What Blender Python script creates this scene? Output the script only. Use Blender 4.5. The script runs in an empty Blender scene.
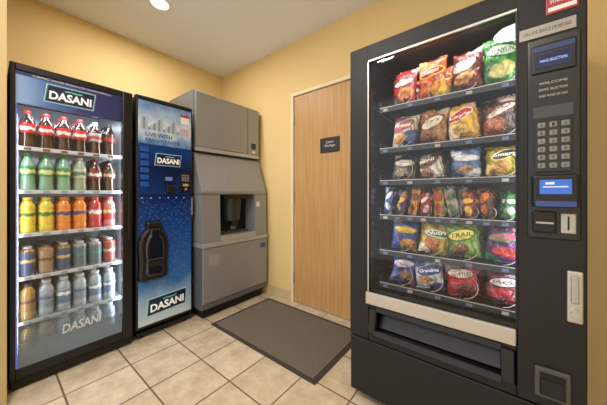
import bpy, bmesh, math, random
from mathutils import Vector, Matrix, noise
random.seed(7)
S = bpy.context.scene
C = bpy.context.collection
try:
    S.view_settings.view_transform = 'Standard'
except Exception as e:
    print(e)

# ---------------------------------------------------------------- materials
def srgb(r, g, b):
    def f(c):
        c /= 255.0
        return c/12.92 if c <= 0.04045 else ((c+0.055)/1.055)**2.4
    return (f(r), f(g), f(b), 1.0)

MC = {}
def mat(name, col, rough=0.5, metal=0.0, emis=None, es=0.0, spec=0.5, coat=0.0, bump=0.0, bscale=60, vary=0.0, vscale=3.0, stretch=None):
    if name in MC: return MC[name]
    m = bpy.data.materials.new(name); m.use_nodes = True
    nt = m.node_tree; b = nt.nodes['Principled BSDF']
    b.inputs['Base Color'].default_value = col
    b.inputs['Roughness'].default_value = rough
    b.inputs['Metallic'].default_value = metal
    b.inputs['Specular IOR Level'].default_value = spec
    b.inputs['Coat Weight'].default_value = coat
    if emis:
        b.inputs['Emission Color'].default_value = emis
        b.inputs['Emission Strength'].default_value = es
    tc = nt.nodes.new('ShaderNodeTexCoord')
    src = tc.outputs['Object']
    if stretch:
        mp = nt.nodes.new('ShaderNodeMapping'); mp.inputs['Scale'].default_value = stretch
        nt.links.new(src, mp.inputs[0]); src = mp.outputs[0]
    if vary > 0:
        n = nt.nodes.new('ShaderNodeTexNoise'); n.inputs['Scale'].default_value = vscale; n.inputs['Detail'].default_value = 5
        nt.links.new(src, n.inputs['Vector'])
        mx = nt.nodes.new('ShaderNodeMix'); mx.data_type = 'RGBA'
        mx.inputs[6].default_value = tuple(c*(1-vary) for c in col[:3])+(1,)
        mx.inputs[7].default_value = tuple(min(1, c*(1+vary)) for c in col[:3])+(1,)
        nt.links.new(n.outputs['Fac'], mx.inputs[0]); nt.links.new(mx.outputs[2], b.inputs['Base Color'])
    if bump > 0:
        n2 = nt.nodes.new('ShaderNodeTexNoise'); n2.inputs['Scale'].default_value = bscale; n2.inputs['Detail'].default_value = 3
        nt.links.new(src, n2.inputs['Vector'])
        bp = nt.nodes.new('ShaderNodeBump'); bp.inputs['Strength'].default_value = bump; bp.inputs['Distance'].default_value = 0.003
        nt.links.new(n2.outputs['Fac'], bp.inputs['Height']); nt.links.new(bp.outputs['Normal'], b.inputs['Normal'])
    MC[name] = m
    return m

def gradmat(name, stops, axis='Z', rough=0.35, noise_amt=0.0, nscale=8, es=0.0, drops=False):
    m = bpy.data.materials.new(name); m.use_nodes = True
    nt = m.node_tree; b = nt.nodes['Principled BSDF']; L = nt.links.new
    tc = nt.nodes.new('ShaderNodeTexCoord'); sp = nt.nodes.new('ShaderNodeSeparateXYZ')
    L(tc.outputs['Generated'], sp.inputs[0])
    src = sp.outputs[axis]
    if noise_amt > 0:
        n = nt.nodes.new('ShaderNodeTexNoise'); n.inputs['Scale'].default_value = nscale; n.inputs['Detail'].default_value = 6
        L(tc.outputs['Object'], n.inputs['Vector'])
        s = nt.nodes.new('ShaderNodeMath'); s.operation = 'SUBTRACT'; s.inputs[1].default_value = 0.5; L(n.outputs['Fac'], s.inputs[0])
        k = nt.nodes.new('ShaderNodeMath'); k.operation = 'MULTIPLY'; k.inputs[1].default_value = noise_amt; L(s.outputs[0], k.inputs[0])
        a = nt.nodes.new('ShaderNodeMath'); a.operation = 'ADD'; L(src, a.inputs[0]); L(k.outputs[0], a.inputs[1]); src = a.outputs[0]
    r = nt.nodes.new('ShaderNodeValToRGB')
    els = r.color_ramp.elements
    els[0].position = stops[0][0]; els[0].color = stops[0][1]
    els[1].position = stops[-1][0]; els[1].color = stops[-1][1]
    for p, c in stops[1:-1]:
        e = els.new(p); e.color = c
    L(src, r.inputs[0]); out = r.outputs[0]
    if drops:
        v = nt.nodes.new('ShaderNodeTexVoronoi'); v.inputs['Scale'].default_value = 60
        L(tc.outputs['Object'], v.inputs['Vector'])
        cr = nt.nodes.new('ShaderNodeValToRGB'); cr.color_ramp.elements[0].color = (1, 1, 1, 1); cr.color_ramp.elements[0].position = 0.05
        cr.color_ramp.elements[1].color = (0, 0, 0, 1); cr.color_ramp.elements[1].position = 0.35
        L(v.outputs['Distance'], cr.inputs[0])
        k = nt.nodes.new('ShaderNodeMath'); k.operation = 'MULTIPLY'; k.inputs[1].default_value = 0.2; L(cr.outputs[0], k.inputs[0])
        mx = nt.nodes.new('ShaderNodeMix'); mx.data_type = 'RGBA'; L(k.outputs[0], mx.inputs[0]); L(out, mx.inputs[6]); mx.inputs[7].default_value = (.55, .72, .9, 1)
        out = mx.outputs[2]
    L(out, b.inputs['Base Color']); b.inputs['Roughness'].default_value = rough
    if es > 0:
        L(out, b.inputs['Emission Color']); b.inputs['Emission Strength'].default_value = es
    return m

def glassmat(name, refl=0.03, tint=(1, 1, 1, 1)):
    m = bpy.data.materials.new(name); m.use_nodes = True
    nt = m.node_tree; nt.nodes.clear(); L = nt.links.new
    o = nt.nodes.new('ShaderNodeOutputMaterial'); mx = nt.nodes.new('ShaderNodeMixShader')
    t = nt.nodes.new('ShaderNodeBsdfTransparent'); t.inputs[0].default_value = tint
    g = nt.nodes.new('ShaderNodeBsdfGlossy'); g.inputs['Roughness'].default_value = 0.02
    mx.inputs[0].default_value = refl
    L(t.outputs[0], mx.inputs[1]); L(g.outputs[0], mx.inputs[2]); L(mx.outputs[0], o.inputs[0])
    return m

def frostmat(name, col, amax):
    m = bpy.data.materials.new(name); m.use_nodes = True
    nt = m.node_tree; nt.nodes.clear(); L = nt.links.new
    o = nt.nodes.new('ShaderNodeOutputMaterial'); mx = nt.nodes.new('ShaderNodeMixShader')
    t = nt.nodes.new('ShaderNodeBsdfTransparent')
    d = nt.nodes.new('ShaderNodeBsdfPrincipled'); d.inputs['Base Color'].default_value = col
    d.inputs['Roughness'].default_value = .4
    tc = nt.nodes.new('ShaderNodeTexCoord'); sp = nt.nodes.new('ShaderNodeSeparateXYZ'); L(tc.outputs['Generated'], sp.inputs[0])
    mr = nt.nodes.new('ShaderNodeMapRange'); mr.inputs[1].default_value = 1; mr.inputs[2].default_value = 0.2
    mr.inputs[3].default_value = 0; mr.inputs[4].default_value = amax
    L(sp.outputs['Z'], mr.inputs[0]); L(mr.outputs[0], mx.inputs[0])
    L(t.outputs[0], mx.inputs[1]); L(d.outputs[0], mx.inputs[2]); L(mx.outputs[0], o.inputs[0])
    return m

def bagmat(name, c1, c2, c3, c4):
    rr = random.Random(name)
    m = bpy.data.materials.new(name); m.use_nodes = True
    nt = m.node_tree; b = nt.nodes['Principled BSDF']; L = nt.links.new
    tc = nt.nodes.new('ShaderNodeTexCoord')
    sp = nt.nodes.new('ShaderNodeSeparateXYZ'); L(tc.outputs['Generated'], sp.inputs[0])
    def mask(cx, cz, rx, rz, soft=0.12, dist=0.0, rot=0.0):
        cb = nt.nodes.new('ShaderNodeCombineXYZ'); L(sp.outputs['X'], cb.inputs[0]); L(sp.outputs['Z'], cb.inputs[1])
        mp = nt.nodes.new('ShaderNodeMapping'); mp.vector_type = 'TEXTURE'
        mp.inputs['Location'].default_value = (cx, cz, 0); mp.inputs['Scale'].default_value = (rx, rz, 1); mp.inputs['Rotation'].default_value = (0, 0, rot)
        L(cb.outputs[0], mp.inputs[0])
        ln = nt.nodes.new('ShaderNodeVectorMath'); ln.operation = 'LENGTH'; L(mp.outputs[0], ln.inputs[0])
        v = ln.outputs['Value']
        if dist > 0:
            n = nt.nodes.new('ShaderNodeTexNoise'); n.inputs['Scale'].default_value = 7+rr.random()*5; L(tc.outputs['Generated'], n.inputs['Vector'])
            k = nt.nodes.new('ShaderNodeMath'); k.operation = 'MULTIPLY_ADD'; k.inputs[1].default_value = dist; L(n.outputs['Fac'], k.inputs[0]); L(v, k.inputs[2]); v = k.outputs[0]
        mr = nt.nodes.new('ShaderNodeMapRange'); mr.inputs[1].default_value = 1; mr.inputs[2].default_value = 1-soft
        L(v, mr.inputs[0]); return mr.outputs[0]
    def mix(f, a, bcol):
        mx = nt.nodes.new('ShaderNodeMix'); mx.data_type = 'RGBA'; L(f, mx.inputs[0])
        if isinstance(a, tuple): mx.inputs[6].default_value = a
        else: L(a, mx.inputs[6])
        if isinstance(bcol, tuple): mx.inputs[7].default_value = bcol
        else: L(bcol, mx.inputs[7])
        return mx.outputs[2]
    w = nt.nodes.new('ShaderNodeTexWave'); w.inputs['Scale'].default_value = 1.2+rr.random(); w.inputs['Distortion'].default_value = 5+5*rr.random(); w.bands_direction = 'DIAGONAL'
    w.inputs['Phase Offset'].default_value = rr.random()*6
    L(tc.outputs['Generated'], w.inputs['Vector'])
    dark = tuple(c*0.4 for c in c1[:3])+(1,)
    col = mix(w.outputs['Fac'], dark, c1)
    sx = rr.choice((.0, .1, .9, 1.0))
    col = mix(mask(sx, rr.uniform(0, .25), rr.uniform(.5, .8), rr.uniform(.25, .45), .05, .6), col, c4)
    col = mix(mask(1-sx, rr.uniform(.8, 1), rr.uniform(.4, .7), rr.uniform(.12, .22), .08, .5), col, mat_l(c4, c2))
    v = nt.nodes.new('ShaderNodeTexVoronoi'); v.inputs['Scale'].default_value = rr.uniform(5, 9); L(tc.outputs['Generated'], v.inputs['Vector'])
    food = mix(v.outputs['Distance'], tuple(min(1, c*1.3) for c in c3[:3])+(1,), tuple(c*.2 for c in c3[:3])+(1,))
    col = mix(mask(rr.uniform(.35, .65), rr.uniform(.22, .32), rr.uniform(.3, .42), rr.uniform(.15, .24), .08, .4, rr.uniform(-.4, .4)), col, food)
    lx, lz, lr = rr.uniform(.44, .56), rr.uniform(.6, .68), rr.uniform(-.1, .35)
    rz = rr.uniform(.08, .15)
    col = mix(mask(lx, lz, .45, rz+.035, .06, .1, lr), col, c4)
    col = mix(mask(lx, lz, .40, rz, .06, .1, lr), col, c2)
    L(col, b.inputs['Base Color'])
    b.inputs['Roughness'].default_value = 0.28; b.inputs['Specular IOR Level'].default_value = .7
    n2 = nt.nodes.new('ShaderNodeTexNoise'); n2.inputs['Scale'].default_value = 5; n2.inputs['Detail'].default_value = 2; n2.inputs['Distortion'].default_value = 1.2
    L(tc.outputs['Generated'], n2.inputs['Vector'])
    bp = nt.nodes.new('ShaderNodeBump'); bp.inputs['Strength'].default_value = .9; bp.inputs['Distance'].default_value = 0.012
    L(n2.outputs['Fac'], bp.inputs['Height']); L(bp.outputs['Normal'], b.inputs['Normal'])
    return m
def mat_l(a, b):
    return tuple((x+y)/2 for x, y in zip(a[:3], b[:3]))+(1,)

# ---------------------------------------------------------------- geometry helpers
def empty(name, loc):
    e = bpy.data.objects.new(name, None); e.location = loc; e.empty_display_size = .1
    C.objects.link(e); return e

def place(o, loc, parent):
    if parent is not None:
        o.parent = parent; o.location = Vector(loc)-parent.location
    else:
        o.location = loc
    C.objects.link(o)

def finish(name, bm, m, parent, loc, smooth=False, rot=None):
    me = bpy.data.meshes.new(name); bm.normal_update(); bm.to_mesh(me); bm.free()
    if m is not None:
        for k in (m if isinstance(m, list) else [m]): me.materials.append(k)
    if smooth:
        for p in me.polygons: p.use_smooth = True
    o = bpy.data.objects.new(name, me); place(o, loc, parent)
    if rot: o.rotation_euler = rot
    return o

def box(name, x0, x1, y0, y1, z0, z1, m, parent=None, bev=0.0, seg=2, rot=None):
    bm = bmesh.new(); bmesh.ops.create_cube(bm, size=1)
    bmesh.ops.scale(bm, vec=(x1-x0, y1-y0, z1-z0), verts=bm.verts)
    if bev > 0:
        bmesh.ops.bevel(bm, geom=bm.edges[:], offset=bev, segments=seg, affect='EDGES', profile=.5)
    return finish(name, bm, m, parent, ((x0+x1)/2, (y0+y1)/2, (z0+z1)/2), rot=rot)

def prism_y(name, pts, y0, y1, m, parent=None, bev=0.0):
    cx = sum(p[0] for p in pts)/len(pts); cz = sum(p[1] for p in pts)/len(pts); cy = (y0+y1)/2
    bm = bmesh.new()
    a = [bm.verts.new((p[0]-cx, y0-cy, p[1]-cz)) for p in pts]
    b = [bm.verts.new((p[0]-cx, y1-cy, p[1]-cz)) for p in pts]
    bm.faces.new(a); bm.faces.new(b[::-1]); n = len(pts)
    for i in range(n): bm.faces.new((a[i], b[i], b[(i+1) % n], a[(i+1) % n]))
    bmesh.ops.recalc_face_normals(bm, faces=bm.faces)
    if bev > 0: bmesh.ops.bevel(bm, geom=bm.edges[:], offset=bev, segments=2, affect='EDGES')
    return finish(name, bm, m, parent, (cx, cy, cz))

def prism_x(name, pts, x0, x1, m, parent=None, bev=0.0):
    cy = sum(p[0] for p in pts)/len(pts); cz = sum(p[1] for p in pts)/len(pts); cx = (x0+x1)/2
    bm = bmesh.new()
    a = [bm.verts.new((x0-cx, p[0]-cy, p[1]-cz)) for p in pts]
    b = [bm.verts.new((x1-cx, p[0]-cy, p[1]-cz)) for p in pts]
    bm.faces.new(a); bm.faces.new(b[::-1]); n = len(pts)
    for i in range(n): bm.faces.new((a[i], b[i], b[(i+1) % n], a[(i+1) % n]))
    bmesh.ops.recalc_face_normals(bm, faces=bm.faces)
    if bev > 0: bmesh.ops.bevel(bm, geom=bm.edges[:], offset=bev, segments=2, affect='EDGES')
    return finish(name, bm, m, parent, (cx, cy, cz))

def cyl(name, c, r, h, axis, m, parent=None, seg=24, r2=None):
    bm = bmesh.new(); bmesh.ops.create_cone(bm, cap_ends=True, segments=seg, radius1=r, radius2=r if r2 is None else r2, depth=h)
    rot = {'Z': Matrix.Identity(3), 'X': Matrix.Rotation(math.pi/2, 3, 'Y'), 'Y': Matrix.Rotation(-math.pi/2, 3, 'X')}[axis]
    bmesh.ops.rotate(bm, verts=bm.verts, matrix=rot)
    return finish(name, bm, m, parent, c)

def text(name, s, c, w, h, facing, m, parent=None, shear=0.0, off=0.0, tilt=0.0, depth=0.0005):
    cu = bpy.data.curves.new(name+'_c', 'FONT'); cu.body = s; cu.size = 1; cu.align_x = 'CENTER'; cu.align_y = 'CENTER'
    cu.shear = shear; cu.offset = off; cu.extrude = 0.0; cu.resolution_u = 3
    to = bpy.data.objects.new(name+'_t', cu); C.objects.link(to)
    bpy.context.view_layer.update()
    dg = bpy.context.evaluated_depsgraph_get()
    me = bpy.data.meshes.new_from_object(to.evaluated_get(dg)); me.name = name
    bpy.data.objects.remove(to)
    xs = [v.co.x for v in me.vertices]; ys = [v.co.y for v in me.vertices]
    sx = w/(max(xs)-min(xs)); sy = h/(max(ys)-min(ys)); mx = (max(xs)+min(xs))/2; my = (max(ys)+min(ys))/2
    ct, st = math.cos(tilt), math.sin(tilt)
    for v in me.vertices:
        a = (v.co.x-mx)*sx; b = (v.co.y-my)*sy
        v.co = (a*ct-b*st, a*st+b*ct, 0)
    me.materials.clear(); me.materials.append(m)
    o = bpy.data.objects.new(name, me); place(o, c, parent)
    o.rotation_euler = (math.pi/2, 0, 0) if facing == '-Y' else (math.pi/2, 0, math.pi/2)
    return o

# ---------------------------------------------------------------- common materials
WALL = mat('wall_paint', srgb(230, 202, 142), .7, bump=.15, bscale=220, vary=.03)
CEIL = mat('ceiling_paint', srgb(240, 244, 252), .8, bump=.1, bscale=200)
BLK = mat('black_powdercoat', srgb(25, 24, 26), .5, bump=.06, bscale=400, spec=.4)
BLK2 = mat('black_plastic', srgb(18, 18, 20), .38, spec=.45)
BLKM = mat('black_matte', srgb(9, 9, 10), .7)
SIL = mat('brushed_silver', srgb(190, 188, 184), .4, metal=.7)
STEEL = mat('satin_steel', srgb(176, 172, 166), .4, metal=.5)
WHITE = mat('white_plastic', srgb(225, 228, 230), .4)
NAVY = mat('navy_print', srgb(12, 30, 84), .3)
CHROME = mat('chrome', srgb(210, 210, 212), .15, metal=1)

# ---------------------------------------------------------------- room
XL, YB, ZC, XR = -2.86, 1.90, 2.60, 0.60
box('wall_left', XL-.1, XL, -1.6, YB+.1, 0, ZC, WALL)
DX0, DX1, DH = -1.655, -.70, 2.085
wb = empty('wall_back', (0, YB, 0))
box('wall_panel_a', XL, DX0, YB, YB+.1, 0, ZC, WALL, wb)
box('wall_panel_b', DX1, XR+.1, YB, YB+.1, 0, ZC, WALL, wb)
box('wall_panel_c', DX0, DX1, YB, YB+.1, DH, ZC, WALL, wb)
box('wall_right', XR, XR+.1, -1.6, YB, 0, ZC, WALL)
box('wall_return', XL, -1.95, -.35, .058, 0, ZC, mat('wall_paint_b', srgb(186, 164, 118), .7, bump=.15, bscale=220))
box('ceiling', XL-.1, XR+.1, -1.6, YB+.1, ZC, ZC+.1, CEIL)

# floor
m = bpy.data.materials.new('floor_tile'); m.use_nodes = True
nt = m.node_tree; b = nt.nodes['Principled BSDF']; L = nt.links.new
g = nt.nodes.new('ShaderNodeNewGeometry'); mp = nt.nodes.new('ShaderNodeMapping'); mp.inputs['Location'].default_value = (1.53+.305*20, -.558+.305*20, 0)
L(g.outputs['Position'], mp.inputs[0])
br = nt.nodes.new('ShaderNodeTexBrick'); br.offset = 0; br.squash = 1
br.inputs['Scale'].default_value = 1; br.inputs['Brick Width'].default_value = .305; br.inputs['Row Height'].default_value = .305
br.inputs['Mortar Size'].default_value = .005; br.inputs['Mortar Smooth'].default_value = .2; br.inputs['Bias'].default_value = 0
br.inputs['Color1'].default_value = srgb(218, 205, 182); br.inputs['Color2'].default_value = srgb(206, 191, 166)
br.inputs['Mortar'].default_value = srgb(124, 104, 84)
L(mp.outputs[0], br.inputs['Vector'])
n = nt.nodes.new('ShaderNodeTexNoise'); n.inputs['Scale'].default_value = 9; n.inputs['Detail'].default_value = 8; n.inputs['Roughness'].default_value = .7
L(g.outputs['Position'], n.inputs['Vector'])
cr = nt.nodes.new('ShaderNodeValToRGB'); cr.color_ramp.elements[0].position = .33; cr.color_ramp.elements[0].color = (.64, .58, .5, 1)
cr.color_ramp.elements[1].position = .62; cr.color_ramp.elements[1].color = (1.05, 1.04, 1.03, 1)
L(n.outputs['Fac'], cr.inputs[0])
mx = nt.nodes.new('ShaderNodeMix'); mx.data_type = 'RGBA'; mx.blend_type = 'MULTIPLY'; mx.inputs[0].default_value = .8
L(br.outputs['Color'], mx.inputs[6]); L(cr.outputs[0], mx.inputs[7]); L(mx.outputs[2], b.inputs['Base Color'])
b.inputs['Roughness'].default_value = .42
bp = nt.nodes.new('ShaderNodeBump'); bp.inputs['Strength'].default_value = .4; bp.inputs['Distance'].default_value = .002; bp.invert = True
L(br.outputs['Fac'], bp.inputs['Height']); L(bp.outputs[0], b.inputs['Normal'])
box('floor', XL-.1, XR+.1, -1.6, YB+.1, -.1, 0, m)

BASE = mat('baseboard_tile', srgb(205, 182, 140), .45, vary=.06, vscale=8)
box('baseboard_back', -1.97, DX0-.002, YB-.012, YB-.0005, 0, .1, BASE, bev=.003)
box('baseboard_left', XL+.0005, XL+.012, .1, YB-.02, 0, .1, BASE, bev=.003)
box('baseboard_right', XR-.012, XR-.0005, -1.6, YB-.02, 0, .1, BASE, bev=.003)

# recessed downlight
dl = empty('ceiling_downlight', (-2.13, .85, ZC))
bm = bmesh.new()
prof = [(.058, -.001), (.062, -.006), (.088, -.007), (.095, -.001)]
N = 40; rings = [[bm.verts.new((r*math.cos(2*math.pi*i/N), r*math.sin(2*math.pi*i/N), z)) for i in range(N)] for r, z in prof]
for a, bb in zip(rings, rings[1:]):
    for i in range(N): bm.faces.new((a[i], a[(i+1) % N], bb[(i+1) % N], bb[i]))
finish('trim_ring', bm, mat('downlight_trim', srgb(240, 240, 238), .4), dl, (-2.13, .85, ZC), True)
cyl('lens', (-2.13, .85, ZC-.003), .06, .003, 'Z', mat('lamp_lens', (1, 1, 1, 1), emis=(1, .96, .9, 1), es=9), dl, 40)

def area(name, loc, rot, sx, sy, e, col=(1, .95, .88)):
    l = bpy.data.lights.new(name, 'AREA'); l.shape = 'RECTANGLE'; l.size = sx; l.size_y = sy; l.energy = e; l.color = col
    o = bpy.data.objects.new(name, l); o.location = loc; o.rotation_euler = rot; C.objects.link(o); return o
def disk(name, loc, size, e, col=(1, .95, .88)):
    l = bpy.data.lights.new(name, 'AREA'); l.shape = 'DISK'; l.size = size; l.energy = e; l.color = col
    o = bpy.data.objects.new(name, l); o.location = loc; C.objects.link(o); return o
disk('downlight_lamp_a', (-2.13, .85, ZC-.02), .12, 16)
disk('fill_lamp_b', (-1.0, -.2, ZC-.02), .3, 28)  # added out of view as soft fill, no fixture modelled here
disk('fill_lamp_c', (.1, -.6, ZC-.02), .3, 12)  # another unseen fill lamp, added behind the camera

# ---------------------------------------------------------------- door
d = empty('door_1', (-1.2, YB, 0))
FR = mat('door_frame_paint', srgb(236, 222, 188), .5)
m = bpy.data.materials.new('door_wood'); m.use_nodes = True
nt = m.node_tree; b = nt.nodes['Principled BSDF']; L = nt.links.new
tc = nt.nodes.new('ShaderNodeTexCoord'); mp = nt.nodes.new('ShaderNodeMapping'); mp.inputs['Scale'].default_value = (26, 26, 1.0); L(tc.outputs['Object'], mp.inputs[0])
n = nt.nodes.new('ShaderNodeTexNoise'); n.inputs['Scale'].default_value = 2.2; n.inputs['Detail'].default_value = 8; n.inputs['Distortion'].default_value = .6; L(mp.outputs[0], n.inputs['Vector'])
cr = nt.nodes.new('ShaderNodeValToRGB'); cr.color_ramp.elements[0].position = .3; cr.color_ramp.elements[0].color = srgb(184, 138, 86)
cr.color_ramp.elements[1].position = .7; cr.color_ramp.elements[1].color = srgb(206, 164, 108)
L(n.outputs['Fac'], cr.inputs[0]); L(cr.outputs[0], b.inputs['Base Color']); b.inputs['Roughness'].default_value = .45
DW = m
box('leaf', DX0+.035, DX1-.035, YB+.006, YB+.046, .008, DH-.035, DW, d, bev=.002)
box('jamb_hinge', DX0, DX0+.03, YB-.012, YB+.1, 0, DH, FR, d, bev=.003)
box('jamb_latch', DX1-.03, DX1, YB-.012, YB+.1, 0, DH, FR, d, bev=.003)
box('head_jamb', DX0+.0301, DX1-.0301, YB-.012, YB+.1, DH-.03, DH, FR, d, bev=.003)
for i, z in enumerate((.25, 1.05, 1.83)):
    cyl('hinge_%d' % (i+1), (DX0+.032, YB-.004, z), .007, .1, 'Z', STEEL, d, 12)
box('threshold', DX0+.0301, DX1-.0301, YB, YB+.09, 0, .007, STEEL, d)
cyl('knob_stem', (DX1-.1, YB-.02, 1.0), .012, .05, 'Y', SIL, d, 16)
box('lever', DX1-.2, DX1-.09, YB-.055, YB-.04, .99, 1.01, SIL, d, bev=.005)
sg = empty('door_sign', (-1.2, YB, 1.52))
box('plate', -1.305, -1.10, YB-.001, YB+.005, 1.455, 1.59, mat('sign_plate', srgb(52, 46, 44), .4), sg, bev=.002)
text('lettering', 'Linen\nStorage', (-1.2, YB-.0015, 1.53), .11, .06, '-Y', WHITE, sg)

# ---------------------------------------------------------------- floor mat
fm = empty('floor_mat', (-1.35, 1.46, 0))
box('rubber_border', -1.88, -.82, 1.14, 1.80, .0005, .006, mat('mat_rubber', srgb(58, 52, 48), .7), fm, bev=.002)
box('ribbed_pile', -1.85, -.85, 1.17, 1.77, .003, .011, mat('mat_carpet', srgb(108, 99, 90), .95, bump=1, bscale=260, vary=.25, vscale=110), fm, bev=.003)

# ---------------------------------------------------------------- snack vending machine
X0, X1, Y0, Y1, H = -.633, .2235, 1.205, 1.885, 1.842
sm = empty('snack_vending_machine', ((X0+X1)/2, (Y0+Y1)/2, 0))
gl0, gl1, gz0, gz1 = -.528, .048, .585, 1.755
INT = mat('interior_black', srgb(14, 14, 16), .3, spec=.5)
box('cabinet_left', X0, X0+.05, Y0+.045, Y1, .06, H-.004, BLK, sm, bev=.004)
box('cabinet_right', X1-.05, X1, Y0+.045, Y1, .06, H-.004, BLK, sm, bev=.004)
box('cabinet_top', X0+.0501, X1-.0501, Y0+.045, Y1, H-.04, H-.004, BLK, sm)
box('cabinet_bottom', X0+.0501, X1-.0501, Y0+.045, Y1, .06, .36, BLK, sm)
box('cabinet_back', X0+.0501, X1-.0501, Y1-.04, Y1, .361, H-.041, INT, sm)
box('liner_left', X0+.0501, gl0-.006, Y0+.05, Y1-.041, .361, H-.041, mat('liner_gloss', srgb(70, 70, 74), .1, metal=.8), sm)
box('partition', gl1+.03, gl1+.045, Y0+.05, Y1-.041, .361, H-.041, INT, sm)
box('door_stile_left', X0, gl0, Y0, Y0+.044, .335, H, BLK, sm, bev=.006, seg=3)
box('door_header', gl0-.006, gl1+.006, Y0+.0005, Y0+.0445, gz1, H-.0003, BLK, sm, bev=.004)
box('door_console', gl1, X1, Y0, Y0+.044, .335, H, BLK, sm, bev=.006, seg=3)
box('door_mid_rail', gl0+.0001, gl1-.0001, Y0+.004, Y0+.044, .50, gz0, BLK, sm, bev=.003)
box('door_sill', gl0+.0001, gl1-.0001, Y0+.001, Y0+.044, .335, .375, BLK, sm, bev=.004)
box('kick_panel', X0, X1, Y0+.006, Y0+.044, .04, .328, BLK, sm, bev=.006)
box('seam_dark', X0+.01, X1-.01, Y0+.02, Y0+.044, .3281, .3349, BLKM, sm)
for i, (x, y) in enumerate(((X0+.08, Y0+.1), (X1-.08, Y0+.1), (X0+.08, Y1-.1), (X1-.08, Y1-.1))):
    cyl('leg_%d' % (i+1), (x, y, .03), .025, .06, 'Z', BLKM, sm, 16)
box('glass_trim_top', gl0, gl1, Y0-.003, Y0+.003, gz1-.002, gz1+.006, SIL, sm)
box('glass_trim_left', gl0-.004, gl0+.002, Y0-.003, Y0+.003, gz0, gz1-.0021, SIL, sm)
box('glass_trim_right', gl1-.004, gl1+.002, Y0-.003, Y0+.003, gz0, gz1-.0021, BLK2, sm)
box('glass_pane', gl0, gl1, Y0+.006, Y0+.012, gz0, gz1-.0022, glassmat('display_glass', .02), sm)
box('silver_bar', gl0-.012, gl1-.002, Y0-.012, Y0+.003, .522, .582, mat('silver_trim', srgb(190, 184, 174), .42, metal=.4), sm, bev=.004)
# delivery bin
box('bin_back', gl0+.0001, gl1-.0001, Y0+.16, Y0+.17, .376, .50, BLKM, sm)
box('bin_floor', gl0+.0001, gl1-.0001, Y0+.0441, Y0+.16, .361, .376, BLK2, sm)
prism_x('bin_bezel_left', [(Y0-.02, .385), (Y0+.02, .375), (Y0+.02, .50), (Y0-.004, .50)], gl0+.005, gl0+.04, BLK2, sm, .003)
prism_x('bin_bezel_right', [(Y0-.02, .385), (Y0+.02, .375), (Y0+.02, .50), (Y0-.004, .50)], gl1-.045, gl1-.008, BLK2, sm, .003)
prism_x('bin_bezel_top', [(Y0-.008, .492), (Y0+.02, .488), (Y0+.02, .512), (Y0-.004, .515)], gl0+.0401, gl1-.0451, BLK2, sm, .002)
prism_x('bin_lip', [(Y0-.026, .378), (Y0+.02, .372), (Y0+.02, .398), (Y0-.018, .402)], gl0+.0401, gl1-.0451, BLK2, sm, .003)
prism_x('push_flap', [(Y0+.03, .40), (Y0+.036, .40), (Y0+.075, .47), (Y0+.069, .47)], gl0+.042, gl1-.047, mat('flap_plastic', srgb(24, 24, 26), .25), sm)
# shelves
shelves = [1.526, 1.315, 1.149, .972, .79, .62]
RAIL = mat('rail_metal', srgb(46, 48, 56), .35, metal=.5)
TAG = mat('price_tag', srgb(86, 100, 128), .4)
TAGW = mat('price_tag_w', srgb(150, 152, 156), .4)
sx0, sx1 = gl0+.034, gl1+.028
for k, z in enumerate(shelves):
    box('tray_%d' % (k+1), sx0, sx1, Y0+.075, Y1-.06, z-.006, z, mat('tray_metal', srgb(36, 37, 40), .35, metal=.4), sm)
    box('tray_side_%d' % (k+1), sx0-.003, sx0-.0001, Y0+.075, Y1-.06, z-.02, z+.03, RAIL, sm)
    box('rail_%d' % (k+1), sx0, sx1, Y0+.066, Y0+.0749, z-.024, z+.003, RAIL, sm, bev=.001)
    box('rail_top_edge_%d' % (k+1), sx0, sx1, Y0+.0645, Y0+.0659, z-.001, z+.002, STEEL, sm)  # metal line along the upper edge of the rail
    nt_ = 5 if k != 3 else 9
    for j in range(nt_):
        xx = sx0+.03+j*(.48/(nt_-1))
        box('tag_%d_%d' % (k+1, j), xx-.011, xx+.011, Y0+.0635, Y0+.0658, z-.020, z-.007, TAG if (j+k) % 3 else TAGW, sm)
        box('divider_%d_%d' % (k+1, j), xx-.034, xx-.032, Y0+.08, Y1-.07, z, z+.035, RAIL, sm)
def coil(name, x, z, r, turns, y0, y1, m, parent):
    cu = bpy.data.curves.new(name, 'CURVE'); cu.dimensions = '3D'; cu.bevel_depth = .0016; cu.bevel_resolution = 1
    sp = cu.splines.new('POLY'); n = turns*20; sp.points.add(n)
    for i in range(n+1):
        a = 2*math.pi*i/20-math.pi/2
        sp.points[i].co = (r*math.cos(a), (y1-y0)*i/n, r*math.sin(a), 1)
    cu.materials.append(m)
    o = bpy.data.objects.new(name, cu); place(o, (x, y0, z), parent)
cols = [-.39, -.257, -.124, .008]
for k, z in enumerate(shelves):
    cc = cols if k != 3 else [-.462+.0605*i for i in range(9)]
    r = .05 if k != 3 else .026
    for j, x in enumerate(cc):
        coil('coil_%d_%d' % (k+1, j+1), x, z+r+.003, r, 7, Y0+.08, Y1-.12, STEEL, sm)

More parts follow.
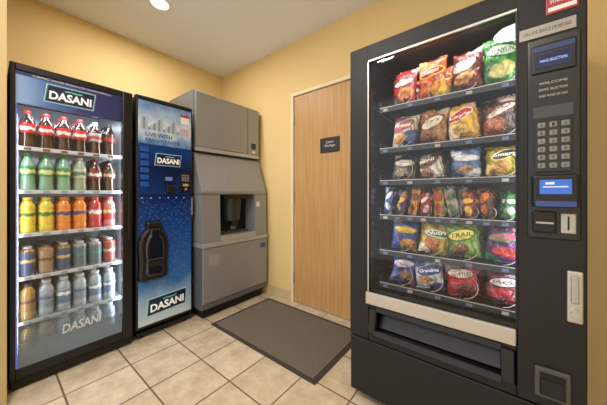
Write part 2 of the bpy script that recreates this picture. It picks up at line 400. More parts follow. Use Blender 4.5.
# console
box('console_bezel', .077, .208, Y0-.006, Y0+.002, .925, 1.625, mat('console_panel', srgb(20, 20, 23), .3), sm, bev=.004)
box('display_frame', .088, .197, Y0-.012, Y0-.005, 1.50, 1.60, BLK2, sm, bev=.004)
box('display_label_blue', .092, .193, Y0-.0135, Y0-.0118, 1.575, 1.592, mat('blue_label', srgb(34, 54, 110), .4), sm)
box('display_screen', .100, .185, Y0-.0135, Y0-.0118, 1.518, 1.562, mat('lcd_off', srgb(20, 28, 64), .1, emis=srgb(60, 90, 180), es=.1), sm)
text('display_text', 'MAKE SELECTION', (.142, Y0-.0139, 1.54), .066, .009, '-Y', mat('lcd_text', srgb(170, 200, 255), emis=srgb(170, 200, 255), es=.5), sm)
for j, s in enumerate(('WELCOME', 'ENTER SELECTION', 'INSERT MONEY OR CARD')):
    text('console_text_%d' % j, s, (.142, Y0-.0065, 1.465-.022*j), .07, .008, '-Y', STEEL, sm)
box('product_sticker', .092, .19, Y0-.0075, Y0-.0055, 1.345, 1.385, mat('stk', srgb(60, 64, 72), .4), sm)
box('keypad_plate', .096, .188, Y0-.010, Y0-.005, 1.155, 1.335, mat('keypad_plate', srgb(52, 52, 54), .35, metal=.4), sm, bev=.003)
keys = 'A12B34C56D78E90F*#'
KEY = mat('key_cap', srgb(128, 128, 128), .4)
for r in range(6):
    for c in range(3):
        kx = .113+c*.029; kz = 1.318-r*.028
        box('key_%d_%d' % (r, c), kx-.010, kx+.010, Y0-.015, Y0-.0095, kz-.0095, kz+.0095, KEY, sm, bev=.003)
        text('key_label_%d_%d' % (r, c), keys[r*3+c], (kx, Y0-.0155, kz), .006, .010, '-Y', BLKM, sm)
box('card_reader_body', .088, .2, Y0-.035, Y0-.005, 1.035, 1.145, BLK2, sm, bev=.008, seg=3)
box('card_reader_screen', .106, .182, Y0-.0365, Y0-.0345, 1.080, 1.128, mat('lcd_blue', srgb(40, 80, 170), .1, emis=srgb(60, 120, 220), es=.45), sm)
box('card_screen_line', .114, .174, Y0-.0372, Y0-.0366, 1.102, 1.106, mat('lcd_line', srgb(200, 215, 240), emis=srgb(220, 235, 255), es=.2), sm)
box('card_screen_icon', .120, .142, Y0-.0372, Y0-.0366, 1.112, 1.120, MC['lcd_line'], sm)
prism_x('card_slot_lip', [(Y0-.045, 1.038), (Y0-.034, 1.038), (Y0-.034, 1.056), (Y0-.04, 1.056)], .096, .192, mat('blue_led', srgb(24, 44, 90), .3, emis=srgb(60, 130, 255), es=.1), sm)
box('bill_validator', .09, .15, Y0-.022, Y0-.005, .945, 1.02, BLK, sm, bev=.006)
box('bill_slot', .098, .142, Y0-.0235, Y0-.0215, .978, .984, STEEL, sm)
box('coin_plate', .16, .196, Y0-.012, Y0-.005, .948, 1.015, STEEL, sm, bev=.003)
box('coin_slot', .176, .180, Y0-.0135, Y0-.0115, .96, 1.005, BLKM, sm)
box('silver_label', .055, .197, Y0-.004, Y0+.001, 1.632, 1.672, mat('silver_label', srgb(150, 146, 140), .4, metal=.3), sm)
text('silver_label_text', 'CALL FOR SERVICE OR REFUND', (.126, Y0-.0045, 1.652), .12, .012, '-Y', BLKM, sm)
box('red_sticker', .125, .203, Y0-.003, Y0+.001, 1.70, 1.765, mat('red_sticker', srgb(160, 24, 34), .35), sm, bev=.001)
box('red_sticker_white', .13, .198, Y0-.0035, Y0-.0029, 1.708, 1.722, WHITE, sm)
text('red_sticker_text', 'WARNING', (.164, Y0-.0036, 1.742), .06, .016, '-Y', WHITE, sm)
box('lock_plate', .175, .212, Y0-.012, Y0+.001, .655, .825, SIL, sm, bev=.004)
cyl('lock_cylinder', (.193, Y0-.02, .69), .011, .02, 'Y', CHROME, sm, 20)
box('lock_handle', .184, .202, Y0-.018, Y0-.011, .72, .81, STEEL, sm, bev=.004)
box('coin_return_bezel', .095, .185, Y0-.012, Y0+.001, .372, .478, mat('coin_bezel', srgb(84, 82, 80), .4, metal=.4), sm, bev=.005)
box('coin_return_cup', .108, .172, Y0-.0135, Y0-.011, .385, .462, BLKM, sm)
prism_x('coin_return_flap', [(Y0-.02, .388), (Y0-.013, .388), (Y0-.013, .44), (Y0-.016, .44)], .112, .168, BLK2, sm)

area('snack_led_top', (-.24, Y0+.056, gz1+.028), (math.radians(50), 0, 0), .5, .016, 1.8, (.96, .98, 1))
area('snack_led_right', (gl1+.024, Y0+.05, 1.12), (math.radians(90), 0, math.radians(38)), .02, 1.0, 1.1, (.96, .98, 1))
area('snack_led_left', (gl0-.003, Y0+.05, 1.12), (math.radians(90), 0, math.radians(-38)), .02, 1.0, 1.4, (.96, .98, 1))

# ---- snack bags
def bagmesh(name, w, h, t, m, seed):
    bm = bmesh.new(); NX, NZ = 16, 22
    def P(i, j, s):
        u = i/NX*2-1; v = j/NZ*2-1
        env = max(0, 1-abs(u)**2.6)**.6*max(0, 1-abs(v/.9)**4)**.6 if abs(v) < .9 else 0
        pinch = 1-.08*(1-abs(v)**2)
        wr = noise.noise(Vector((u*2.2+seed*3.1, v*2.5, s*2.0)))*.5*env+abs(noise.noise(Vector((u*4+seed, v*4.5, s))))*.4-.1
        y = s*t/2*env*(1+wr)
        if abs(v) >= .88: y += .0014*(1 if i % 2 else -1)
        return (u*w/2*pinch+noise.noise(Vector((v*2, seed, u)))*.006, y+noise.noise(Vector((u*1.3, v*1.8, seed)))*.012, h/2*(v+1)+noise.noise(Vector((u*1.7, seed, v)))*.007)
    G = {}
    for s in (-1, 1):
        for i in range(NX+1):
            for j in range(NZ+1):
                if s == 1 and (i in (0, NX) or j in (0, NZ)): G[s, i, j] = G[-1, i, j]
                else: G[s, i, j] = bm.verts.new(P(i, j, s))
        for i in range(NX):
            for j in range(NZ):
                q = (G[s, i, j], G[s, i+1, j], G[s, i+1, j+1], G[s, i, j+1])
                bm.faces.new(q if s == -1 else q[::-1])
    bmesh.ops.recalc_face_normals(bm, faces=bm.faces)
    me = bpy.data.meshes.new(name); bm.to_mesh(me); bm.free(); me.materials.append(m)
    for p in me.polygons: p.use_smooth = True
    return me
R = srgb
rows = {
 0: [(R(186, 30, 30), R(225, 215, 200), R(215, 130, 50), R(60, 20, 20), 'Doritos'), (R(220, 100, 25), R(180, 25, 25), R(230, 150, 50), R(240, 200, 80), 'Cheetos'),
     (R(130, 40, 32), R(225, 215, 200), R(210, 150, 80), R(50, 30, 25), 'Ruffles'), (R(60, 150, 60), R(205, 215, 190), R(200, 190, 110), R(22, 90, 45), 'FUNYUNS')],
 1: [(R(205, 190, 170), R(180, 60, 30), R(210, 140, 60), R(40, 60, 110), 'Fritos'), (R(170, 120, 60), R(225, 215, 195), R(140, 80, 40), R(90, 40, 25), "Lay's"),
     (R(235, 180, 30), R(190, 30, 30), R(225, 180, 90), R(230, 215, 180), "Lay's"), (R(66, 44, 34), R(215, 205, 190), R(180, 100, 60), R(120, 40, 30), 'BBQ')],
 2: [(R(44, 42, 46), R(205, 198, 188), R(150, 130, 100), R(90, 80, 72), 'Popcorn'), (R(215, 205, 190), R(110, 56, 35), R(180, 130, 90), R(50, 36, 32), 'MINI'),
     (R(90, 120, 170), R(225, 228, 232), R(190, 150, 110), R(205, 212, 222), 'Snyders'), (R(180, 160, 44), R(60, 50, 30), R(190, 140, 60), R(225, 205, 120), 'Smart')],
 4: [(R(30, 60, 140), R(225, 190, 60), R(200, 140, 60), R(160, 150, 50), 'Planters'), (R(200, 180, 80), R(60, 110, 50), R(190, 110, 50), R(220, 214, 200), 'Nutri'),
     (R(130, 170, 60), R(225, 215, 100), R(130, 84, 46), R(46, 90, 40), 'TRAIL'), (R(100, 50, 110), R(215, 90, 130), R(190, 50, 50), R(60, 140, 84), 'NERDS')],
 5: [(R(40, 56, 120), R(215, 215, 225), R(110, 74, 56), R(100, 56, 130), 'Oreo'), (R(190, 200, 215), R(40, 74, 150), R(170, 120, 84), R(50, 60, 110), 'Grandma'),
     (R(180, 25, 35), R(225, 210, 196), R(100, 50, 36), R(96, 15, 25), 'SKITTLES'), (R(120, 20, 48), R(215, 205, 205), R(170, 40, 56), R(50, 20, 28), 'JACK')],
}
hs = {0: .20, 1: .168, 2: .132, 4: .165, 5: .15}
sb = empty('snack_bags', (-.2, Y0+.2, .62))
cnt = 0
for k, row in rows.items():
    for j, (c1, c2, c3, c4, tx) in enumerate(row):
        mm = bagmat('bag_print_%d_%d' % (k, j), c1, c2, c3, c4)
        h = hs[k]*(.93+.09*random.random()); w = (.133 if k != 2 else .122)*(.96+.06*random.random()); t = .052 if k != 2 else .044
        me = bagmesh('bag_%d_%d' % (k, j), w, h, t, mm, cnt+1)
        for q in range(3):
            o = bpy.data.objects.new('bag_%d_%d_%d' % (k, j, q), me)
            place(o, (cols[j]+random.uniform(-.005, .005), Y0+.112+q*.075, shelves[k]+.006), sb)
            o.rotation_euler = (math.radians(random.uniform(-12, 2)), math.radians(random.uniform(-8, 8)), math.radians(random.uniform(-22, 14)))
            if q == 0:
                tm = mat('bagtext_%d_%d' % (k, j), c4 if sum(c2[:3]) > 1.0 else (.9, .88, .82, 1), .4)
                tt = text('bag_text_%d_%d' % (k, j), tx, (0, 0, 0), w*.62, h*.11, '-Y', tm, None, shear=.2, off=.012, tilt=.1)
                tt.parent = o; tt.location = (0, -t*.5-.013, h*.64)
        cnt += 1
cb = empty('candy_bars', (-.2, Y0+.2, shelves[3]))
bars = [(R(40, 70, 140), R(215, 215, 225)), (R(90, 50, 120), R(220, 180, 60)), (R(225, 150, 40), R(100, 50, 25)), (R(180, 40, 35), R(225, 215, 210)), (R(215, 180, 50), R(170, 40, 30)),
        (R(190, 180, 170), R(60, 110, 50)), (R(170, 64, 30), R(230, 190, 80)), (R(100, 60, 35), R(225, 110, 40)), (R(66, 140, 76), R(225, 220, 210))]
for j, (c1, c2) in enumerate(bars):
    mm = bagmat('bar_print_%d' % j, c1, c2, c2, tuple(x*.4 for x in c1[:3])+(1,))
    me = bagmesh('bar_%d' % j, .048, (.14, .12, .132, .11, .138)[j % 5], .022, mm, 50+j)
    for q in range(3):
        o = bpy.data.objects.new('bar_%d_%d' % (j, q), me)
        place(o, (-.462+.0605*j, Y0+.1+q*.05, shelves[3]+.006), cb)
        o.rotation_euler = (math.radians(random.uniform(-12, 0)), math.radians(random.uniform(-12, 12)), math.radians(random.uniform(-25, 15)))

# ---------------------------------------------------------------- glass-front drink cooler
FX = -2.07; CB = -2.82; CY0, CY1 = .07, .642; CH = 1.80
co = empty('drink_cooler', (-2.45, .355, 0))
WI = mat('cooler_liner', srgb(165, 176, 188), .4)
box('side_near', CB, FX-.05, CY0, CY0+.03, .05, CH-.005, BLK, co)
box('side_far', CB, FX-.05, CY1-.03, CY1, .05, CH-.005, BLK, co)
box('top_panel', CB, FX-.05, CY0+.0301, CY1-.0301, CH-.06, CH-.005, BLK, co)
box('base', CB, FX-.05, CY0+.0301, CY1-.0301, .05, .14, BLK, co)
box('back_liner', CB, CB+.03, CY0+.0301, CY1-.0301, .141, CH-.061, WI, co)
box('liner_near', CB+.031, FX-.06, CY0+.0301, CY0+.034, .141, CH-.061, WI, co)
box('liner_far', CB+.031, FX-.06, CY1-.034, CY1-.0301, .141, CH-.061, WI, co)
box('kick_grille', FX-.05, FX-.012, CY0+.004, CY1-.004, .012, .062, BLKM, co)
for i, (x, y) in enumerate(((FX-.08, CY0+.05), (FX-.08, CY1-.05), (CB+.08, CY0+.05), (CB+.08, CY1-.05))):
    cyl('foot_%d' % (i+1), (x, y, .025), .02, .05, 'Z', BLKM, co, 14)
g0, g1 = .092, .582
box('door_stile_near', FX-.045, FX, CY0, g0, .066, CH, BLK2, co, bev=.004)
box('door_stile_far', FX-.045, FX+.004, g1, CY1, .066, CH, BLK2, co, bev=.006)
box('door_rail_top', FX-.045, FX, g0+.0001, g1-.0001, 1.762, CH, BLK2, co, bev=.003)
box('door_rail_bottom', FX-.045, FX, g0+.0001, g1-.0001, .066, .115, BLK2, co, bev=.003)
box('door_handle', FX+.004, FX+.02, CY1-.03, CY1-.018, .75, 1.2, BLK2, co, bev=.004)
HD = gradmat('header_print', [(0, R(130, 165, 205)), (.25, R(60, 100, 160)), (.55, R(20, 44, 104)), (1, R(12, 28, 76))], 'Y', es=.25, noise_amt=.1)
box('header_graphic', FX-.03, FX-.012, g0+.0001, g1-.0001, 1.585, 1.7615, HD, co)
box('header_strip', FX-.012, FX-.0105, g0+.001, g1-.001, 1.74, 1.7614, mat('hdr_strip', R(20, 36, 90), .3, emis=R(60, 90, 160), es=.1), co)
text('header_strip_text', 'PURIFIED WATER ENHANCED WITH MINERALS', (FX-.0098, .337, 1.75), .36, .011, '+X', WHITE, co)
def dasani(prefix, y0, y1, z0, z1, x, parent, tilt=0.0):
    w = y1-y0; h = z1-z0; cy = (y0+y1)/2; cz = (z0+z1)/2
    def para(nm, ins, xx, m):
        sh = .06*h
        pts = [(cy-w/2+ins-sh, cz-h/2+ins), (cy+w/2-ins-sh, cz-h/2+ins), (cy+w/2-ins+sh, cz+h/2-ins), (cy-w/2+ins+sh, cz+h/2-ins)]
        ct, st = math.cos(tilt), math.sin(tilt)
        pts = [(cy+(p[0]-cy)*ct-(p[1]-cz)*st, cz+(p[0]-cy)*st+(p[1]-cz)*ct) for p in pts]
        prism_x(nm, pts, xx, xx+.001, m, parent)
    para(prefix+'_outline', 0, x, mat('dasani_edge', R(190, 215, 220), .4))
    para(prefix+'_green', h*.04, x+.0012, mat('dasani_teal', R(30, 120, 130), .3))
    para(prefix+'_field', h*.08, x+.0024, mat('dasani_navy', R(10, 26, 66), .3))
    text(prefix+'_text', 'DASANI', (x+.0038, cy, cz-h*.08), w*.86, h*.46, '+X', mat('dasani_white', R(240, 244, 248), .4, emis=(1, 1, 1, 1), es=.12), parent, shear=.05, off=.035, tilt=tilt)
    text(prefix+'_tilde', '~', (x+.0038, cy+w*.05, cz+h*.27), w*.35, h*.1, '+X', mat('tilde_teal', R(120, 205, 200), .4), parent, off=.03, tilt=tilt)
dasani('header_logo', .205, .432, 1.620, 1.728, FX-.0118, co)
box('glass_pane', FX-.01, FX-.006, g0+.0001, g1-.0001, .1151, 1.7619, glassmat('cooler_glass', .03), co)
box('bottom_frost', FX-.0135, FX-.0125, g0+.0001, g1-.0001, .1151, .42, frostmat('frost_print', R(120, 145, 165), .72), co)
text('frost_logo', 'DASANI', (FX-.0115, .372, .262), .19, .055, '+X', mat('frost_text', R(205, 218, 226), .4), co, shear=.15, off=.02, tilt=.03)
LEDB = mat('cooler_led', (1, 1, 1, 1), emis=(.75, .85, 1, 1), es=1.8)
box('led_near', FX-.06, FX-.052, g0-.014, g0-.002, .2, 1.55, LEDB, co)
box('led_edge_glow', FX-.02, FX-.0105, g0+.0001, g0+.006, .12, 1.58, mat('blue_edge', R(70, 80, 180), .4, emis=R(80, 100, 230), es=.6), co)
area('cooler_led_near', (FX-.055, g0+.004, .85), (math.radians(90), 0, math.radians(55)), .02, 1.35, 3.0, (.9, .96, 1))
area('cooler_led_far', (FX-.055, g1-.004, .85), (math.radians(90), 0, math.radians(125)), .02, 1.35, 2.6, (.9, .96, 1))
area('cooler_led_top', (FX-.07, .34, 1.60), (0, math.radians(40), 0), .03, .4, 1.5, (.9, .96, 1))
area('cooler_led_rear', (CB+.2, .34, 1.65), (0, 0, 0), .1, .4, 2.0, (.9, .96, 1))
cz = [1.35, 1.10, .85, .60, .345, .142]
for k, z in enumerate(cz[:5]):
    # wire shelf: slats leave light gaps
    for q in range(14):
        xx = CB+.06+q*.0445
        box('shelf_wire_%d_%d' % (k+1, q), xx, xx+.012, g0+.016, g1+.02, z-.009, z-.0045, mat('shelf_wire', R(190, 198, 205), .4, metal=.2), co)
    box('shelf_lip_%d' % (k+1), FX-.075, FX-.068, g0+.0, g1+.02, z-.018, z+.004, mat('shelf_lip', R(190, 198, 206), .35), co, bev=.002)
    for j in range(6):
        box('shelf_tag_%d_%d' % (k+1, j), FX-.068, FX-.0665, .125+.078*j, .155+.078*j, z-.015, z-.001, mat('shelf_tag', R(120, 70, 70), .4) if k == 0 else mat('shelf_tag_b', R(140, 150, 164), .4), co)
# bottles
def bottle(name, liq, lab, cap, kind=0, hh=.222, r=.0325):
    if kind == 0:
        prof = [(0, 0), (.75, 0), (.95, .02), (1, .06), (.96, .16), (.9, .25), (.93, .40), (1, .42), (1, .66), (.95, .70), (.82, .76), (.62, .82), (.46, .885), (.42, .915)]
        lz = (.41, .67)
    elif kind == 1:
        prof = [(0, 0), (.85, 0), (1, .03), (1, .2), (.93, .23), (1, .26), (1, .62), (.93, .66), (1, .70), (.95, .76), (.82, .82), (.6, .87), (.55, .91)]
        lz = (.27, .61)
    else:
        prof = [(0, 0), (.8, 0), (.98, .03), (1, .08), (1, .40), (1, .60), (1, .80), (.92, .88), (.6, .92), (.55, .93)]
        lz = (.1, .78)
    capr = {0: .42, 1: .6, 2: .55}[kind]; z0c = prof[-1][1]
    prof = prof+[(capr, z0c), (capr, .995), (capr*.9, 1.0), (0, 1.0)]
    bm = bmesh.new(); N = 20; rings = []
    for (a, z) in prof:
        if a == 0: rings.append([bm.verts.new((0, 0, z*hh))])
        else: rings.append([bm.verts.new((a*r*math.cos(2*math.pi*i/N), a*r*math.sin(2*math.pi*i/N), z*hh)) for i in range(N)])
    for ri in range(len(rings)-1):
        A, B = rings[ri], rings[ri+1]; zm = (prof[ri][1]+prof[ri+1][1])/2
        mi = 2 if zm > z0c-.001 else (1 if lz[0] <= zm <= lz[1] else 0)
        for i in range(N):
            j = (i+1) % N
            if len(A) == 1: f = bm.faces.new((A[0], B[j], B[i]))
            elif len(B) == 1: f = bm.faces.new((A[i], A[j], B[0]))
            else: f = bm.faces.new((A[i], A[j], B[j], B[i]))
            f.material_index = mi; f.smooth = True
    bmesh.ops.recalc_face_normals(bm, faces=bm.faces)
    me = bpy.data.meshes.new(name); bm.to_mesh(me); bm.free()
    for q in (liq, lab, cap): me.materials.append(q)
    return me
def liqm(n, c):
    return mat('liquid_'+n, c, .12, coat=.5, spec=.7)
def labm(n, c, c2):
    k = 'label_'+n
    if k in MC: return MC[k]
    m = gradmat(k, [(0, c), (.46, c), (.5, c2), (.55, c2), (.58, c), (1, c)], 'Z', .35, .22, 40)
    MC[k] = m; return m
W_ = R(225, 226, 228)
cola = ('cola', R(52, 28, 22), R(190, 34, 38), W_, R(180, 30, 34), 0)
diet = ('diet', R(52, 32, 26), R(170, 168, 172), R(180, 40, 40), R(190, 190, 190), 0)
zero = ('zero', R(44, 26, 22), R(34, 32, 34), R(170, 40, 40), R(34, 34, 36), 0)
sprt = ('sprite', R(120, 165, 140), R(60, 135, 95), R(215, 220, 150), R(60, 140, 90), 0)
ging = ('ginger', R(140, 158, 138), R(185, 190, 178), R(60, 120, 80), R(200, 205, 200), 0)
drpp = ('pepper', R(60, 30, 28), R(120, 40, 48), W_, R(110, 34, 44), 0)
root = ('root', R(50, 32, 26), R(80, 56, 46), R(190, 170, 140), R(46, 40, 36), 0)
yell = ('lemon', R(215, 195, 70), R(225, 200, 80), R(70, 120, 60), R(220, 195, 70), 1)
oran = ('orange', R(220, 130, 46), R(220, 140, 60), R(50, 70, 130), R(215, 120, 40), 1)
redd = ('fruit', R(176, 56, 56), R(180, 70, 76), W_, R(185, 66, 66), 1)
pink = ('pinkl', R(195, 110, 110), R(180, 56, 70), R(225, 205, 130), R(195, 86, 92), 1)
bluj = ('tea_a', R(130, 96, 60), R(70, 84, 116), R(200, 175, 120), R(160, 168, 176), 2)
tanj = ('tea_b', R(150, 112, 74), R(150, 130, 102), R(110, 66, 48), R(66, 66, 72), 2)
gryj = ('energy', R(136, 142, 148), R(92, 108, 116), R(60, 134, 144), R(165, 170, 174), 2)
redj = ('punch', R(140, 76, 66), R(134, 72, 70), R(195, 180, 164), R(170, 170, 170), 2)
ambr = ('amber', R(165, 132, 74), R(150, 122, 78), R(104, 60, 48), R(66, 50, 40), 1)
clea = ('water', R(150, 168, 180), R(96, 122, 158), W_, R(195, 204, 212), 1)
clsd = ('watr2', R(156, 170, 180), R(134, 148, 162), R(76, 98, 142), R(200, 204, 208), 1)
plan = [[cola, cola, cola, cola, diet, zero], [sprt, sprt, sprt, ging, drpp, root], [yell, yell, oran, oran, redd, pink],
        [bluj, tanj, bluj, gryj, gryj, redj], [ambr, clsd, clea, clsd, clea, clea], [ambr, tanj, clsd, clsd, clea, clea]]
bt = empty('drink_bottles', (-2.4, .34, .142))
cache = {}
for k, row in enumerate(plan):
    for j, s in enumerate(row):
        hh = {0: .222, 1: .215, 2: .175}[s[5]]
        if k == 5: hh = .17
        key = (s[0], hh)
        if key not in cache:
            cache[key] = bottle('bottle_'+s[0], liqm(s[0], s[1]), labm(s[0], s[2], s[3]), mat('cap_'+s[0], s[4], .4), s[5], hh, .0345)
        for q in range(4):
            o = bpy.data.objects.new('bottle_%d_%d_%d' % (k, j, q), cache[key])
            place(o, (FX-.112-.072*q, .143+.078*j, cz[k]+(0 if k == 5 else -.0035)), bt)
            o.rotation_euler = (0, 0, random.random()*6)

# ---------------------------------------------------------------- drink vending machine (closed front)
MY0, MY1, MH = .664, 1.088, 1.815
dm = empty('drink_vending_machine', (-2.45, .876, 0))
box('cabinet', CB, FX-.06, MY0+.004, MY1-.004, .05, MH-.01, BLK, dm, bev=.005)
box('door_shell', FX-.058, FX-.004, MY0, MY1, .075, MH, BLK2, dm, bev=.012, seg=3)
box('foot_plate', CB+.05, FX-.02, MY0+.01, MY1-.01, .022, .05, BLKM, dm)
for i, (x, y) in enumerate(((FX-.06, MY0+.05), (FX-.06, MY1-.05), (CB+.08, MY0+.05), (CB+.08, MY1-.05))):
    cyl('leg_%d' % (i+1), (x, y, .025), .018, .05, 'Z', BLKM, dm, 14)
a0, a1 = MY0+.014, MY1-.016
SKY = gradmat('sky_print', [(0, R(70, 110, 170)), (.22, R(150, 176, 208)), (.45, R(205, 212, 222)), (.65, R(160, 182, 210)), (1, R(90, 126, 180))], 'Z', .3, .6, 14, es=.04)
box('upper_graphic', FX-.004, FX+.0, a0, a1, 1.455, 1.775, SKY, dm)
text('slogan_top', 'LIVE WITH', (FX+.0012, .82, 1.53), .19, .028, '+X', NAVY, dm, off=.01)
text('slogan_low', 'FRESH TASTE', (FX+.0012, .85, 1.49), .25, .022, '+X', NAVY, dm)
SKA = mat('skyline_a', R(120, 138, 168), .4); SKB = mat('skyline_b', R(170, 180, 196), .4)
for i in range(17):
    yy = a0+.012+.0175*i
    box('skyline_%d' % i, FX+.0001, FX+.0008, yy, yy+.016, 1.565, 1.585+.017*((i*7+3) % 6), SKA if i % 2 else SKB, dm)
box('warning_sticker', FX, FX+.001, .985, 1.055, 1.66, 1.735, WHITE, dm)
box('warning_sticker_red', FX+.001, FX+.0016, .985, 1.055, 1.715, 1.735, mat('stk_red', R(180, 50, 56), .4), dm)
box('small_sticker', FX+.001, FX+.0015, .98, 1.055, 1.56, 1.62, mat('stk_pale', R(190, 170, 180), .4), dm)
box('control_panel', FX-.004, FX+.003, a0, a1, 1.075, 1.45, gradmat('ctl_print', [(0, R(14, 50, 116)), (.5, R(10, 28, 74)), (1, R(14, 60, 130))], 'Z', .25), dm, bev=.002)
dasani('panel_logo', .79, .985, 1.30, 1.395, FX+.003, dm)
box('display', FX+.003, FX+.010, .845, .93, 1.165, 1.235, BLK2, dm, bev=.003)
box('display_glow', FX+.010, FX+.0105, .86, .915, 1.185, 1.215, mat('amber_lcd', R(60, 90, 140), .2, emis=R(90, 140, 220), es=.4), dm)
box('bill_acceptor', FX+.003, FX+.03, .865, .925, 1.09, 1.15, BLK2, dm, bev=.006)
box('coin_panel', FX+.003, FX+.008, .975, 1.065, 1.09, 1.27, mat('coin_p', R(26, 28, 34), .35, metal=.3), dm, bev=.003)
for r in range(3):
    for c in range(3):
        box('keypad_key_%d_%d' % (r, c), FX+.008, FX+.011, .990+.022*c, 1.006+.022*c, 1.225-.02*r, 1.240-.02*r, KEY, dm, bev=.001)
box('coin_slot', FX+.008, FX+.0095, 1.0, 1.045, 1.145, 1.165, mat('coin_y', R(190, 170, 96), .4), dm)
cyl('coin_button', (FX+.010, 1.022, 1.12), .011, .006, 'X', SIL, dm, 18)
for i in range(6):
    box('select_button_%d' % (i+1), FX+.003, FX+.009, .69, .745, 1.395-.052*i, 1.432-.052*i, mat('btn_blue', R(26, 70, 140), .25, emis=R(40, 110, 200), es=.12), dm, bev=.003)
WAT = gradmat('water_print', [(0, R(190, 208, 220)), (.14, R(150, 182, 208)), (.32, R(50, 104, 172)), (.7, R(26, 70, 144)), (1, R(12, 36, 96))], 'Z', .22, .22, 7, es=.03, drops=True)
box('lower_graphic', FX-.004, FX+.0, a0, a1, .10, 1.065, WAT, dm)
for i in range(6):
    cyl('led_dot_%d' % i, (FX+.001, .70+.062*i, 1.05), .004, .003, 'X', mat('led_white', R(150, 180, 220), emis=R(180, 215, 255), es=.4), dm, 12)
def bottle_outline(cy, z0, h, w):
    half = [(.30, 0), (.46, .02), (.5, .07), (.47, .30), (.5, .5), (.5, .66), (.42, .78), (.25, .87), (.22, .90), (.26, .91), (.26, .985), (.2, 1.0)]
    return [(cy+a*w, z0+b*h) for a, b in half]+[(cy-a*w, z0+b*h) for a, b in half[::-1]]
def dome(name, cy, z0, h, w, x0, dep, m, parent):
    bm = bmesh.new(); out = bottle_outline(0, -h/2, h, w); lay = []
    for i in range(7):
        a = i/6*math.pi/2
        s = .72+.28*math.cos(a); xx = dep*math.sin(a)
        lay.append([bm.verts.new((xx, p[0]*s, p[1]*(1-(1-s)*.45))) for p in out])
    n_ = len(out)
    for A, B in zip(lay, lay[1:]):
        for i in range(n_): bm.faces.new((A[i], A[(i+1) % n_], B[(i+1) % n_], B[i]))
    bm.faces.new(lay[0]); bm.faces.new(lay[-1])
    bmesh.ops.recalc_face_normals(bm, faces=bm.faces)
    return finish(name, bm, m, parent, (x0, cy, z0+h/2))
dome('port_bezel', .775, .43, .45, .21, FX+.0002, .035, BLK2, dm)
dome('port_inner', .775, .465, .36, .135, FX+.032, .022, mat('port_gloss', R(24, 26, 36), .1, coat=.5), dm)
box('port_handle', FX+.05, FX+.06, .725, .825, .59, .60, mat('port_line', R(60, 64, 76), .3), dm, bev=.002)
box('port_slot', FX+.0505, FX+.0555, .735, .815, .54, .58, BLKM, dm, bev=.002)
dasani('lower_logo', .735, 1.03, .165, .295, FX, dm, tilt=.05)
box('side_lock', FX-.004, FX+.006, MY1-.014, MY1-.004, .9, 1.05, STEEL, dm)

# ---------------------------------------------------------------- ice machine
im = empty('ice_dispenser', (-2.35, 1.49, 0))
GR = mat('ice_grey', R(150, 153, 161), .34, metal=.35, vary=.07, vscale=3, stretch=(1, 1, 40))
GR2 = mat('ice_grey_dark', R(108, 111, 118), .4, metal=.3)
GRL = mat('ice_silver', R(180, 183, 188), .35, metal=.4)
IY0, IY1 = 1.12, 1.862
prism_y('head_body', [(-2.60, 1.462), (-2.11, 1.462), (-2.11, 2.0), (-2.15, 2.012), (-2.60, 2.012)], IY0, IY1-.01, GR2, im, .006)
prism_y('head_front_panel', [(-2.1095, 1.50), (-2.085, 1.50), (-2.085, 1.985), (-2.1095, 2.0)], IY0+.004, IY1-.17, GR, im, .004)
prism_y('head_side_column', [(-2.1095, 1.50), (-2.087, 1.50), (-2.087, 1.985), (-2.1095, 2.0)], IY1-.165, IY1-.014, GR, im, .004)
box('head_bottom_rail', -2.1095, -2.083, IY0+.003, IY1-.013, 1.463, 1.497, GRL, im, bev=.003)
box('badge', -2.087, -2.084, IY1-.12, IY1-.06, 1.56, 1.62, mat('badge', R(40, 44, 54), .3), im)
box('switch', -2.087, -2.080, IY1-.11, IY1-.07, 1.515, 1.54, WHITE, im, bev=.002)
for i in range(9):
    box('vent_%d' % i, -2.5, -2.22, IY0-.002, IY0+.001, 1.62+.03*i, 1.63+.03*i, BLKM, im)
prism_y('hopper', [(-2.80, 1.075), (-1.985, 1.075), (-1.978, 1.10), (-2.10, 1.43), (-2.13, 1.455), (-2.80, 1.455)], IY0, IY1, GR, im, .006)
prism_y('mid_column_near', [(-2.80, .655), (-1.975, .655), (-1.985, 1.073), (-2.80, 1.073)], IY0, 1.30, GR, im, .004)
prism_y('mid_column_far', [(-2.80, .655), (-1.975, .655), (-1.985, 1.073), (-2.80, 1.073)], 1.70, IY1, GR, im, .004)
box('recess_back', -2.80, -2.13, 1.3001, 1.6999, .655, 1.073, BLKM, im)
prism_y('recess_floor', [(-2.1299, .655), (-1.965, .655), (-1.965, .70), (-2.1299, .715)], 1.3001, 1.6999, GRL, im, .003)
for i in range(8):
    box('drip_slot_%d' % i, -2.11, -1.985, 1.335+.045*i, 1.345+.045*i, .711, .7145, BLKM, im)
bm = bmesh.new(); N = 14
pts = [(-2.1299+.0, 1.40)]+[(-2.13+.135*math.sin(math.pi*i/N), 1.50-.11*math.cos(math.pi*i/N)) for i in range(N+1)]+[(-2.1299, 1.60)]
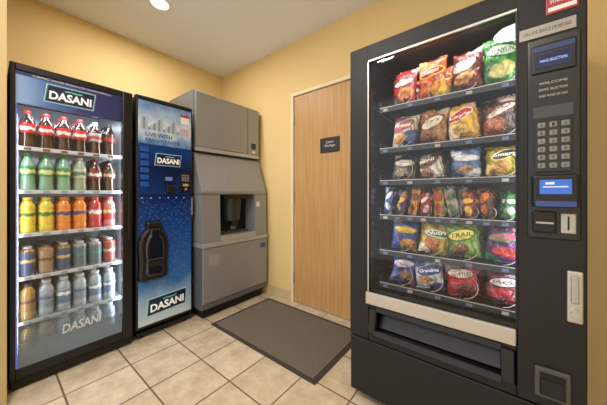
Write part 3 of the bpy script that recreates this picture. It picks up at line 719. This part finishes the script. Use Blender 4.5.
lo = [bm.verts.new(((p[0]+2.13)*.8-.03, (p[1]-1.5)*.85, -.12)) for p in pts]; hi = [bm.verts.new((p[0]+2.1, p[1]-1.5, .13)) for p in pts]
bm.faces.new(lo); bm.faces.new(hi[::-1])
for i in range(len(pts)): bm.faces.new((lo[i], hi[i], hi[(i+1) % len(pts)], lo[(i+1) % len(pts)]))
bmesh.ops.recalc_face_normals(bm, faces=bm.faces)
finish('spout_housing', bm, mat('spout_dark', R(46, 47, 50), .3), im, (-2.1, 1.5, .94))
cyl('spout', (-2.06, 1.5, .80), .032, .06, 'Z', BLK2, im, 20, r2=.045)
box('push_lever', -2.075, -2.065, 1.47, 1.53, .735, .78, GR2, im, bev=.003)
box('recess_header', -1.999, -1.972, 1.34, 1.66, 1.035, 1.072, BLK2, im, bev=.006)
box('recess_sticker', -1.978, -1.9745, 1.72, 1.76, .95, 1.0, WHITE, im)
box('mid_band', -2.80, -1.962, IY0, IY1, .615, .654, GRL, im, bev=.004)
box('lower_cabinet', -2.80, -1.985, IY0, IY1, .085, .6149, GR2, im)
box('lower_panel', -1.9849, -1.968, IY0+.004, IY1-.004, .14, .61, GR, im, bev=.004)
box('lower_rail', -1.9849, -1.972, IY0+.004, IY1-.004, .09, .135, GR2, im, bev=.003)
box('logo_plate', -1.968, -1.966, IY1-.1, IY1-.03, .52, .57, mat('badge_blue', R(60, 90, 150), .3), im)
box('instruction_label', -1.968, -1.966, IY0+.06, IY0+.16, .45, .55, mat('lab_gr', R(150, 150, 152), .3), im)
box('plinth', -2.74, -2.02, IY0+.03, IY1-.03, 0, .085, BLKM, im)

# ---------------------------------------------------------------- world + camera
w = bpy.data.worlds.new('World'); S.world = w; w.use_nodes = True
bg = w.node_tree.nodes['Background']; bg.inputs[0].default_value = (1, .99, .975, 1); bg.inputs[1].default_value = 1.5

cam = bpy.data.cameras.new('camera'); co_ = bpy.data.objects.new('camera', cam); C.objects.link(co_)
co_.location = (0, 0, 1.08)
co_.rotation_euler = (math.radians(90), 0, math.radians(38.3))
cam.sensor_width = 36; cam.lens = 36*249/607; cam.shift_y = -8.5/607
cam.clip_start = .02
S.camera = co_
